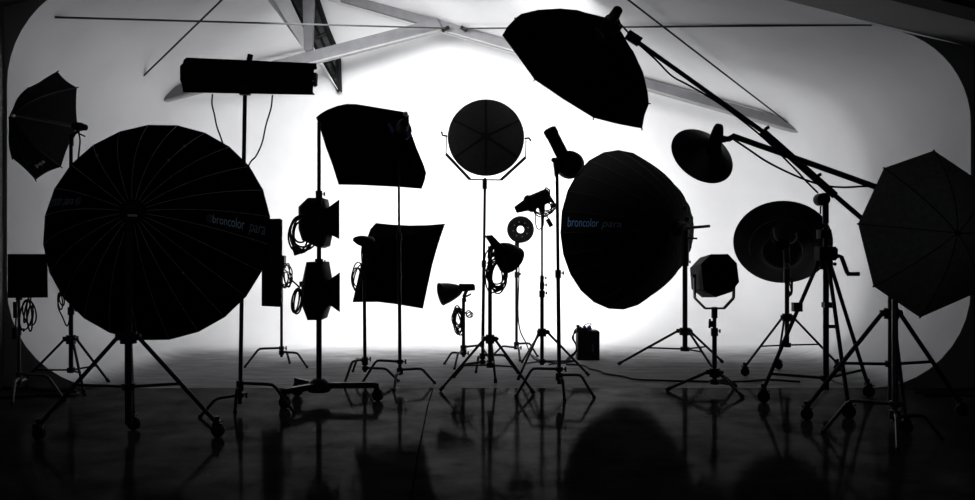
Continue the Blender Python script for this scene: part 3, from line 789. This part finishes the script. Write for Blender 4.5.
# ================================================================== 15. crank stand and boom
SB = 8.4
tripod('tall wheeled crank stand supporting the long boom of the octagonal softbox', 826, SB, 228, [(763, 402.5), (848, 418), (868, 397)], 264, 378, 390, r=0.031, legr=0.022, frac=None, wheels=True, group='wheeled tripod stands', wr=0.058)
t = bpy.data.objects[[o.name for o in bpy.data.objects if o.get('label', '').startswith('tall wheeled crank')][0]]
MB().prism([P(820, 246.5, SB-.09), P(836, 246.5, SB-.09), P(838.5, 249, SB-.09), P(838.5, 258, SB-.09), P(836, 260.5, SB-.09), P(820, 260.5, SB-.09)], (0, 0.16, 0), 0.012).build('gear_box', PLA, t)
MB().prism([P(821, 229.5, SB-.07), P(832, 229.5, SB-.07), P(832, 238, SB-.07), P(821, 238.5, SB-.07)], (0, 0.13, 0), 0.01).build('brake_block', PLA, t)
k = MB().tube([P(838, 256, SB-.1), P(841.5, 257, SB-.12), P(847.5, 273.5, SB-.13)], 0.02, 8); k.tube([P(847, 274, SB-.13), P(859.5, 274, SB-.2)], 0.019, 8); k.build('crank', MET, t)
MB().box(P(797, 307, SB-0.25), (0.08, 0.07, 0.08)).build('leg_clamp', MET, t)
MB().box(P(828.5, 305, SB), (0.10, 0.09, 0.05)).build('collar', MET, t)
MB().box(P(831.5, 326.5, SB), (0.10, 0.05, 0.03)).build('lever', MET, t)
MB().tube([P(826.3, 222, SB), P(826.3, 234, SB)], .014, 8).build('spigot', MET, t)
t = thing('boom_arm', 'long thick boom pole rising left from the crank stand to the octagonal softbox', 'boom', P(825, 199, SB))
A0, A1, A2, A3 = P(627, 34.5, 8.38), P(762, 131, 8.38), P(835, 195.5, 8.36), P(866, 222, 8.36)
MB().tube([A0, A1], 0.022, 10).build('inner_pole', MET, t)
MB().tube([A1, A2], 0.036, 12).build('outer_tube', MET, t)
MB().tube([A2, A3], 0.024, 10).build('tail_pole', MET, t)
MB().tube([P(627, 34, 8.38), P(640, 42.5, 8.38)], 0.05, 10).build('end_clamp', MET, t)
for q in ((764, 134), (816, 181)):
    kk = MB().tube([P(*q, 8.35), P(q[0]+2.5, q[1]-6, 8.33)], 0.014, 8); kk.tube([P(q[0]+1.5, q[1]-5, 8.33), P(q[0]+5, q[1]-7, 8.33)], 0.016, 8); kk.build('knob', MET, t)
MB().lathe(P(824.7, 199, SB-0.10), (0, 1, 0), [(0, .05), (.01, .058), (.14, .058), (.15, .05)], 24).build('pivot', PLA, t)
MB().tube([P(825.5, 203, SB), P(825.7, 223.5, SB)], 0.029, 12).build('pivot_socket', MET, t)
MB().tube([P(821.5, 206, SB-.02), P(820.5, 207, SB-.02), P(820.5, 214, SB-.02)], 0.008, 6).build('lever', MET, t)
r = MB().tube(smoothpts([P(634, 40, 8.36), P(655, 59, 8.36), P(672, 76, 8.36), P(690, 86, 8.36), P(720, 104, 8.35), P(760, 135, 8.33), P(792, 166, 8.34), P(806, 181, 8.34), P(818, 193, 8.32)], 6), 0.009, 6)
tag(r.build('power_cable', CAB), 'thin cable running down beside the long boom pole', 'cable')

# ================================================================== 9. round soft light in yoke
S9 = 10.5
century('slim turtle base stand under the round soft light in the centre', 482.5, S9, 178, [(454, 378), (476, 373), (518, 374)], (362, 357, 355), 365, joints=(263,), topx=485, r=0.022)
t = thing('round_soft_light', 'round dark soft light with six ribs held in a pale yoke at the centre', 'soft light', P(486, 137, S9))
R9 = 38.5*S9/F; cc = P(486, 137, S9)
MB().lathe(cc+V((0, 0.10, 0)), (0, -1, 0), [(0, R9*.97), (.02, R9), (.05, R9), (.085, R9*.93), (.12, R9*.75), (.15, R9*.5), (.165, R9*.2), (.168, .01)], 48, (True, False)).build('shell', SHELL, t)
dome = lambda f: cc+V((0, 0.10, 0))+V((0, -(0.172-0.09*f**3), 0))
for ang in (90, 27, -33, -90, 213, 153):
    a = math.radians(ang); d = V((math.cos(a), 0, math.sin(a))); c2 = P(486, 133, S9); 
    pts = []
    for i in range(9):
        f = i/8*0.93+0.02
        pts.append(cc+V((0, 0.10, 0))+d*(R9*f)+V((0, -(0.170 if f < .2 else 0.165-(f-.2)/.3*.015 if f < .5 else .150-(f-.5)/.25*.03 if f < .75 else .12-(f-.75)/.18*.035)-0.004, 0)))
    MB().tube(pts, 0.014, 6).build('rib', RIBD, t)
MB().lathe(cc+V((0, -0.06, 0)), (0, -1, 0), [(0, .05), (.03, .05), (.035, .03)], 16).build('centre_boss', RIBD, t)
y = MB()
pth = [P(446.5, 137, S9), P(446, 154, S9), P(470, 179.5, S9), P(501, 180, S9), P(525.5, 157.5, S9), P(526, 140, S9)]
for (a, bb), w_ in zip(zip(pth, pth[1:]), (.012, .034, .014, .034, .012)): y.bar(a, bb, 0.05, w_, V((0, 1, 0.001)).cross(bb-a))
y.build('yoke', STEEL, t)
k = MB().tube([P(447, 136, S9), P(442.5, 135.5, S9-.03), P(441.5, 131.5, S9-.03)], 0.012, 8); k.build('knob', MET, t)
k = MB().tube([P(525, 138.5, S9), P(529, 138, S9-.03), P(531, 141, S9-.03)], 0.012, 8); k.build('knob', MET, t)
MB().tube([P(484.7, 179, S9), P(484.7, 189, S9)], 0.028, 8).build('socket', MET, t)

# ================================================================== 10. small bell light
S10 = 11.3
century('short turtle base stand under the small bell shaped light', 463.5, S10, 298, [(444.5, 364.5), (454.5, 369.5), (491, 362)], (353, 351, 347), 357, r=0.025)
t = thing('bell_light', 'small bell shaped reflector light pointing left, low in the centre', 'strobe', P(455, 292, S10))
MB().lathe(P(461, 289.5, S10), P(440, 294.5, S10-0.10)-P(461, 289.5, S10), [(0, .045), (.04, .075), (.10, .10), (.18, .125), (.25, .138), (.262, .145), (.27, .145)], 28, (True, False)).build('reflector', PLA, t)
MB().prism([P(459, 284, S10-.07), P(473.5, 284, S10-.07), P(475, 286, S10-.07), P(475, 290.5, S10-.07), P(459, 292, S10-.07)], (0, .14, 0), .012).build('body', PLA, t)
MB().tube([P(465, 302, S10), P(464, 296, S10), P(467, 290, S10)], 0.022, 8).build('bracket', MET, t)
MB().tube([P(465, 297, S10-.06), P(471, 294, S10-.08)], 0.012, 8).build('lever', MET, t)
coil('bundle of cable loops below the small bell shaped light', 458.5, 318, S10-.06, 5, 14, 9, r=0.009)
coil('single small ring of cable right of the stand below the bell shaped light', 469, 314, S10-.06, 3, 3.2, 2, [(465, 312), (468, 316), (472, 312)])

# ================================================================== 11. bell light on tripod
S11 = 9.36
tripod('low black tripod stand in front of the centre, under the downward bell light', 490, S11, 246, [(440, 391.6), (534, 394.4), (495.6, 383)], 338.6, 365, 367, joints=(), r=0.025, legr=0.016, frac=None)
t = thing('bell_light', 'bell shaped reflector light tipped down to the right on the centre tripod', 'strobe', P(500, 252, S11))
a0 = P(498.5, 248, S11-0.05); a1 = P(515, 263.5, S11+0.12)
MB().lathe(a0, a1-a0, [(0, .06), (.03, .09), (.09, .124), (.16, .146), (.215, .157), (.225, .163), (.235, .163)], 28, (True, False)).build('reflector', PLA, t)
MB().prism([P(484.5, 235.5, S11-.12), P(492, 234.8, S11-.12), P(506, 249, S11-.12), P(499, 256, S11-.12), P(490, 244, S11-.12)], (0, .15, 0), .015).build('body', PLA, t)
MB().tube([P(490, 258, S11), P(490.5, 250, S11-.02), P(493, 246, S11-.05)], 0.028, 8).build('bracket', MET, t)
MB().ball(P(492.5, 254.5, S11-.08), .03, 8).build('knob', MET, t)
coil('large bundle of cable loops under the bell light on the centre tripod', 497.5, 274, S11-.08, 9.5, 17, 9, [(491, 246), (485.5, 255), (485, 268), (489, 276)], r=0.008)

# ================================================================== 12. ring light
S12 = 12.1
century('thin turtle base stand under the ring light', 516.5, S12, 243, [(494, 355), (537.5, 357), (520, 361.6)], (347.6, 343.6, 346), 349, joints=(274,), r=0.022)
t = thing('ring_light', 'small black ring light with a bright open centre', 'ring light', P(520.5, 229.5, S12))
b = MB(); cr = P(520.5, 229.5, S12); k = S12/F
prof = [(13.5, -.03), (13.5, .03), (12, .05), (5, .05), (3.7, .03), (3.7, -.03), (5.5, -.045), (12.5, -.045)]
rings = []
for i in range(40):
    a = 2*math.pi*i/40; d = V((math.cos(a), 0, math.sin(a)))
    rings.append([cr+d*r_*k+V((0, y_, 0)) for r_, y_ in prof])
ids = [b.ring(r_) for r_ in rings]
for i in range(40): b.bridge(ids[i], ids[(i+1) % 40])
b.build('ring', PLA, t)
b = MB()
for i in range(8):
    a = 2*math.pi*i/8+.2; b.ball(cr+V((math.cos(a)*7.5*k, -.046, math.sin(a)*7.5*k)), .009, 8)
b.build('screws', SHELL, t)
MB().tube([P(516.5, 248, S12), P(517.5, 240, S12)], .03, 8).build('bracket', MET, t)
r = MB().tube(smoothpts([P(518.5, 243, S12-.05), P(519, 275, S12-.05), P(518, 310, S12-.05), P(520, 330, S12-.05), P(526, 343, S12-.1), V((xx(533, 11.6), 11.6, 0.06)), floor_pt(545, 362.5)+V((0, 0, .012)), floor_pt(562, 364)+V((0, 0, .012)), floor_pt(574, 362)+V((0, 0, .012))], 6), 0.009, 6)
tag(r.build('power_cable', CAB), 'cable hanging from the ring light and trailing to the power pack', 'cable')

# ================================================================== 13. snoot projector
S13 = 10.4
tripod('tall tripod stand under the pointed spotlight beside the ring light', 542, S13, 204, [(518, 380.4), (589, 376.4), (522, 363)], 332, 361, 365, joints=(293, 285, 278), r=0.026, legr=0.016, frac=None)
t = thing('spot_projector', 'pointed black spotlight with a cone nose aimed left above the ring light', 'spotlight', P(535, 202, S13))
a0 = P(550, 194.5, S13); a1 = P(515.5, 210, S13+.05)
L_ = (a1-a0).length
MB().lathe(a0, a1-a0, [(0, .06), (.02, .085), (.22, .09), (.24, .105), (.27, .105), (L_*.68, .085), (L_*.70, .07), (L_*.98, .042), (L_, .035)], 20).build('body', PLA, t)
MB().tube([P(544, 192, S13-.03), P(546, 187.5, S13-.05), P(549.5, 190, S13-.06), P(549.5, 195, S13-.06)], 0.010, 8).build('handle', MET, t)
MB().tube([P(542, 212, S13), P(542, 200, S13)], .035, 8).build('bracket', MET, t)
coil('coil of cable around the stand below the pointed spotlight', 544.5, 206.5, S13-.08, 10.5, 9.5, 8, [(536, 208), (535.5, 222), (538, 229), (543, 226), (544, 213), (548, 218), (551, 226)], r=.007, plug=((547.5, 219), (551.5, 226.5)))

# ================================================================== 14. strobe with reflector
S14 = 8.8
century('tall turtle base stand in front of the right reflector, under the tilted strobe', 559.3, S14, 172, [(516, 397), (594, 398), (564.5, 401)], (369, 375, 378), 384, joints=(273,), topx=557, r=0.023)
t = thing('strobe_head', 'tilted cylinder strobe with round dish above the right reflector edge', 'strobe', P(559, 155, S14))
a0 = P(549, 128.5, S14-.08); a1 = P(565, 160, S14)
MB().lathe(a0, a1-a0, [(0, .05), (.012, .066), (.07, .068), (.08, .062), (.27, .064), (.30, .058), (.34, .045)], 18).build('body', PLA, t)
c0 = P(568, 161, S14-.06); c1 = P(571.5, 163, S14+.10)
MB().lathe(c0, (.06, .25, -.05), [(0, .05), (.02, .10), (.06, .125), (.10, .134), (.135, .138), (.14, .142)], 28, (True, False)).build('reflector', PLA, t)
b = MB().prism([P(553, 158, S14-.04), P(557, 157, S14-.04), P(560, 168, S14-.04), P(558.5, 176, S14-.04), P(555, 176, S14-.04)], (0, .09, 0), .008); b.build('bracket', MET, t)
MB().ball(P(553.5, 160, S14-.05), .025, 8).build('knob', MET, t)

# ================================================================== 17. power pack
D17 = 11.92
t = thing('power_pack', 'upright black power pack standing on the white floor right of centre', 'power pack', (xx(588.5, D17), D17, 0))
MB().prism([P(577.5, 332, D17-.1), P(579, 331, D17-.1), P(598.5, 331, D17-.1), P(599.8, 332, D17-.1), V((xx(599.8, D17-.1), D17-.1, .004)), V((xx(577.5, D17-.1), D17-.1, .004))], (0, .26, 0), .012).build('body', PLA, t)
MB().box(P(586, 330, D17-.02), (.14, .12, .06)).build('socket_panel', PLA, t)
MB().box(P(589.5, 328.5, D17-.08), (.045, .05, .065)).build('connector', mat('blue_plastic', (.03, .05, .12), .5, 0, .2, .1, 30), t)
b = MB()
for q in ((578.5, 327), (580.5, 328.5), (585, 328)): b.tube([P(q[0], q[1]+4, D17-.03), P(q[0]-.6, q[1]-2, D17-.03)], .022, 8)
b.build('plug', PLA, t)
MB().tube(smoothpts([P(583, 327, D17), P(585.5, 324.5, D17), P(590, 323, D17), P(591, 324.5, D17), P(587, 327, D17)], 6), .006, 6).build('lead', CAB, t)
MB().box(P(593, 348, D17-.106), (.025, .006, .10)).build('badge', STEEL, t)
r = MB()
for o_ in (0, 1.5, 3):
    r.tube(smoothpts([P(579, 328+o_, D17-.1), P(575, 330+o_, D17-.16), P(573.5-.4*o_, 338, D17-.2), P(576, 345, D17-.2), P(576.5-.3*o_, 351, D17-.2), P(572-o_, 357, D17-.2), floor_pt(566-o_, 363)+V((0, 0, .012)), floor_pt(555-2*o_, 364.5+o_*.3)+V((0, 0, .012))], 6), .009, 6)
tag(r.build('cable_bundle', CAB), 'bundle of cables dropping from the left side of the power pack', 'cable')
r = MB().tube(smoothpts([floor_pt(*q)+V((0, 0, .014)) for q in ((566, 365.5), (578, 366), (586, 367.5), (590, 370), (600, 372.3), (606, 375), (622, 377.5), (636, 380.7), (660, 381.6), (682, 382.3), (715, 383), (745, 382.6), (770, 381), (800, 383))], 6), .012, 6)
tag(r.build('floor_cable', CAB), 'long cable snaking across the floor from the power pack to the right', 'cable')
r = MB().tube(smoothpts([floor_pt(*q)+V((0, 0, .014)) for q in ((-40, 382), (10, 389.5), (25, 389), (45, 391.5), (70, 392), (78, 394.5), (66, 397.5), (40, 396), (20, 398), (-30, 400))], 6), .014, 6)
tag(r.build('floor_cable', CAB), 'dark cable looped on the floor at the far left under the stands', 'cable')
r = MB().tube(smoothpts([floor_pt(*q)+V((0, 0, .014)) for q in ((915, 394), (935, 392.5), (952, 394), (945, 397), (925, 396.5), (930, 394.5), (955, 396), (990, 398))], 6), .012, 6)
tag(r.build('floor_cable', CAB), 'dark cable looped on the floor at the right edge', 'cable')

# ================================================================== 18. boom dish on century stand
S18 = 6.83
century('nearest turtle base stand at the right with shiny legs, beside the umbrella', 895, S18, 188, [(823, 433.5), (898, 451), (942, 440)], (404, 413, 416), 421, r=0.026, m=STEEL)
t = thing('boom_arm', 'shorter boom pole reaching left to the round dish, crossing the long boom', 'boom', P(895, 194, S18))
MB().tube([P(737, 137.5, 6.78), P(820, 167, 6.78), P(897, 194.5, 6.78)], .023, 10).build('pole', MET, t)
MB().lathe(P(895, 194, S18-.09), (0, 1, 0), [(0, .04), (.02, .05), (.1, .05), (.12, .03)], 16).build('grip_head', MET, t)
MB().tube([P(723, 139, 6.74), P(729, 139, 6.76), P(734, 136, 6.77), P(739, 138, 6.78)], .022, 8).build('end_clamp', MET, t)
t = thing('beauty_dish', 'round black beauty dish hung from the shorter boom, right of the boom octagon', 'beauty dish', P(702, 156, 6.75))
def tilt_dish(t, c, D, rx, ry, ang, m, prof, rings=True, seg=56, name='dish', depth=.2):
    """shallow dish seen from behind; long axis rx, short axis ry (px), rotated by ang on screen"""
    cen = P(c[0], c[1], D); k = D/F; R = rx*k
    n_tilt = math.acos(min(1, ry/rx)); ca, sa = math.cos(ang), math.sin(ang)
    e1 = V((ca, 0, -sa))                     # long axis
    e2f = V((sa, 0, ca))                     # short axis on screen
    e2 = e2f*math.cos(n_tilt)+V((0, 1, 0))*math.sin(n_tilt)*TS[0]
    nrm = e1.cross(e2).normalized()
    if nrm.y < 0: nrm = -nrm
    b = MB(); rr = []
    for a_, r_ in prof:
        rr.append([cen+nrm*(a_*depth)+(e1*math.cos(q)+e2*math.sin(q))*(R*r_) for q in [2*math.pi*i/seg for i in range(seg)]])
    b.loft(rr, (True, False)); b.build(name, m, t)
    return cen, nrm, R
TS = [1]
prof = [(-.95, .13), (-.9, .18), (-.75, .3), (-.5, .52), (-.2, .8), (-.03, .97), (0, 1.0), (.02, 1.0)]
cen, nrm, R = tilt_dish(t, (702.3, 155.6), 6.85, 33.6, 27.2, math.radians(28), DISH, prof, depth=.17)
hdc = cen-nrm*.14
MB().lathe(P(713.5, 150, 6.72), P(719.5, 123.5, 6.62)-P(713.5, 150, 6.72), [(-.02, .06), (.0, .065), (.03, .052), (.13, .046), (.18, .036), (.2, .026)], 18).build('strobe_head', PLA, t)
MB().tube([P(716, 140, 6.70), P(725, 139, 6.73)], .026, 8).build('bracket', MET, t)
r = MB().tube(smoothpts([P(733, 139, 6.76), P(748, 149, 6.75), P(765, 160.5, 6.75), P(785, 171, 6.75), P(806, 180, 6.75), P(826, 185.8, 6.75), P(845, 187.3, 6.75), P(872, 186.5, 6.76), P(892, 192, 6.77)], 6), .008, 6)
tag(r.build('power_cable', CAB), 'cable sagging below the shorter boom pole', 'cable')

# ================================================================== 19. lantern octagon in yoke
S19 = 9.2
tripod('low tripod stand under the small octagonal box light', 714.5, S19, 308, [(666, 391), (743, 398), (735.7, 387)], 372, 381.6, 384, joints=(331,), r=.028, legr=.018, frac=None)
t = thing('octagonal_box_light', 'small octagonal box light in a metal yoke left of the big dish', 'soft light', P(715, 276, S19))
near = [(701, 264), (711, 254.2), (728, 254), (736.8, 263), (739.2, 282), (731.5, 292), (716, 297.3), (703.5, 290)]
far = [(690, 268), (700, 257.5), (714, 256), (722, 264), (724, 282), (719, 291), (702, 297.5), (691.5, 289)]
Nn = [P(*q, S19-.12) for q in near]; Fr = [P(*q, S19+.24) for q in far]
MB().loft([Nn, Fr], (False, True)).build('side_shell', FAB3, t, smooth=False)
MB().loft([[q+V((0, -.03, 0))+(P(719, 275, S19)-q)*.05 for q in Nn], Nn], (True, False)).build('back_cover', FAB, t, smooth=False)
y = MB(); pth = [P(694.5, 275, S19), P(694.7, 298, S19), P(705, 308.3, S19), P(724, 308.3, S19), P(733.5, 298, S19), P(734, 281, S19)]
for a, bb in zip(pth, pth[1:]): y.bar(a, bb, 0.05, 0.02, V((0, 1, 0.001)).cross(bb-a))
y.build('yoke', STEEL, t)
MB().tube([P(714.5, 307, S19), P(714.5, 318, S19)], .032, 8).build('socket', MET, t)
for q in ((694.5, 276), (734, 282)): MB().lathe(P(*q, S19-.05), (0, 1, 0), [(0, .02), (.1, .02)], 10).build('knob', MET, t)
b = MB().box(P(711.5, 324, S19-.03), (.05, .05, .06)); b.tube([P(710, 319, S19-.04), P(709.5, 328, S19-.06)], .012, 6); b.build('clamp', MET, t)

# ================================================================== 20. big dish
S20 = 10.68
tripod('wheeled tripod stand under the big round dish on the right', 787, S20, 280, [(744.5, 376), (778, 369), (837.5, 372)], 317, 345, 347, wheels=True, r=.03, legr=.016, frac=None, group='wheeled tripod stands', wr=.05)
t = thing('beauty_dish', 'big round black dish with ringed back on the wheeled stand at right', 'beauty dish', P(780, 242, S20-.05))
TS[0] = -1
prof = [(-1.0, .30), (-.97, .36), (-.9, .40), (-.80, .405), (-.62, .5), (-.5, .62), (-.45, .66), (-.36, .67), (-.2, .80), (-.06, .95), (-.01, .99), (0, 1.0), (.03, 1.0)]
cen, nrm, R = tilt_dish(t, (782.3, 243), S20+.08, 47.5, 38.7, math.radians(28), DISH, prof, depth=.24)
tt = P(783, 236, S20-.22)
MB().lathe(tt+V((0, .03, 0)), -nrm, [(-.06, .13), (0, .14), (.05, .12), (.14, .09), (.18, .08)], 22).build('strobe_head', PLA, t)
b = MB().tube(smoothpts([P(773.5, 228, S20-.36), P(774.5, 236, S20-.38), P(778, 241, S20-.39)], 5), .012, 8); b.tube(smoothpts([P(796, 233, S20-.36), P(796.5, 238, S20-.38), P(793, 242.5, S20-.39), P(790, 243, S20-.39)], 5), .012, 8)
b.build('handle', FAB3, t)
MB().tube([P(787, 282, S20), P(787, 262, S20-.12), P(786, 246, S20-.3)], .04, 10).build('bracket', MET, t)
MB().ball(P(787, 266, S20-.16), .035, 8).build('knob', STEEL, t)
coil('short cable loop hanging under the big round dish', 789.5, 287, S20-.1, 4.5, 10, 3, r=.010)

# ------------------------------------------------------------------ light
def area(name, loc, aim, sx, sy, power, spread=180, col=(1, 1, 1)):
    l = bpy.data.lights.new(name, 'AREA'); l.shape = 'RECTANGLE'; l.size = sx; l.size_y = sy; l.energy = power
    l.spread = math.radians(spread); l.color = col
    o = bpy.data.objects.new(name, l); COL.objects.link(o); o.location = loc
    o.rotation_euler = (V(aim)-V(loc)).to_track_quat('-Z', 'Y').to_euler()
    return o
area('unseen_backdrop_light', (-1.7, 11.0, 4.55), (-1.2, 14.6, 2.4), 1.6, 0.5, 105, 115)  # unseen lamps added above the frame to light the backdrop
area('unseen_backdrop_light', (0.55, 11.0, 4.45), (0.9, 14.6, 2.4), 1.4, 0.5, 80, 115)
# lamps added in the reflector, strip panel and dish to brighten the backdrop
pc = P(622, 230, 12.25); l = area('added_reflector_light', pc, pc+(P(622, 230, 12.05)-P(680, 229, 11.2)), 1.5, 1.5, 62, 150)
l.data.shape = 'DISK'
c5 = P(272, 263, 11.30); area('added_strip_light', c5, V((-1.3, 14.6, 1.75)), 0.2, 1.0, 55, 150)
c9 = P(783, 243, 10.95); area('added_dish_light', c9, V((3.0, 14.6, 1.6)), 0.7, 0.7, 36, 140).data.shape = 'DISK'
w = bpy.data.worlds.new('dim_room'); SC.world = w; w.use_nodes = True
w.node_tree.nodes['Background'].inputs['Color'].default_value = (0.9, 0.95, 1.0, 1)
w.node_tree.nodes['Background'].inputs['Strength'].default_value = 0.07

# ------------------------------------------------------------------ camera
cd = bpy.data.cameras.new('camera'); cd.sensor_width = 36.0; cd.lens = 36.0*F/975.0
co = bpy.data.objects.new('camera', cd); COL.objects.link(co)
co.location = (0, 0, H); co.rotation_euler = (math.pi/2, 0, 0)
SC.camera = co
vs = SC.view_settings
vs.view_transform = 'Standard'; vs.look = 'None'; vs.exposure = 0.0; vs.gamma = 1.0; vs.use_curve_mapping = False
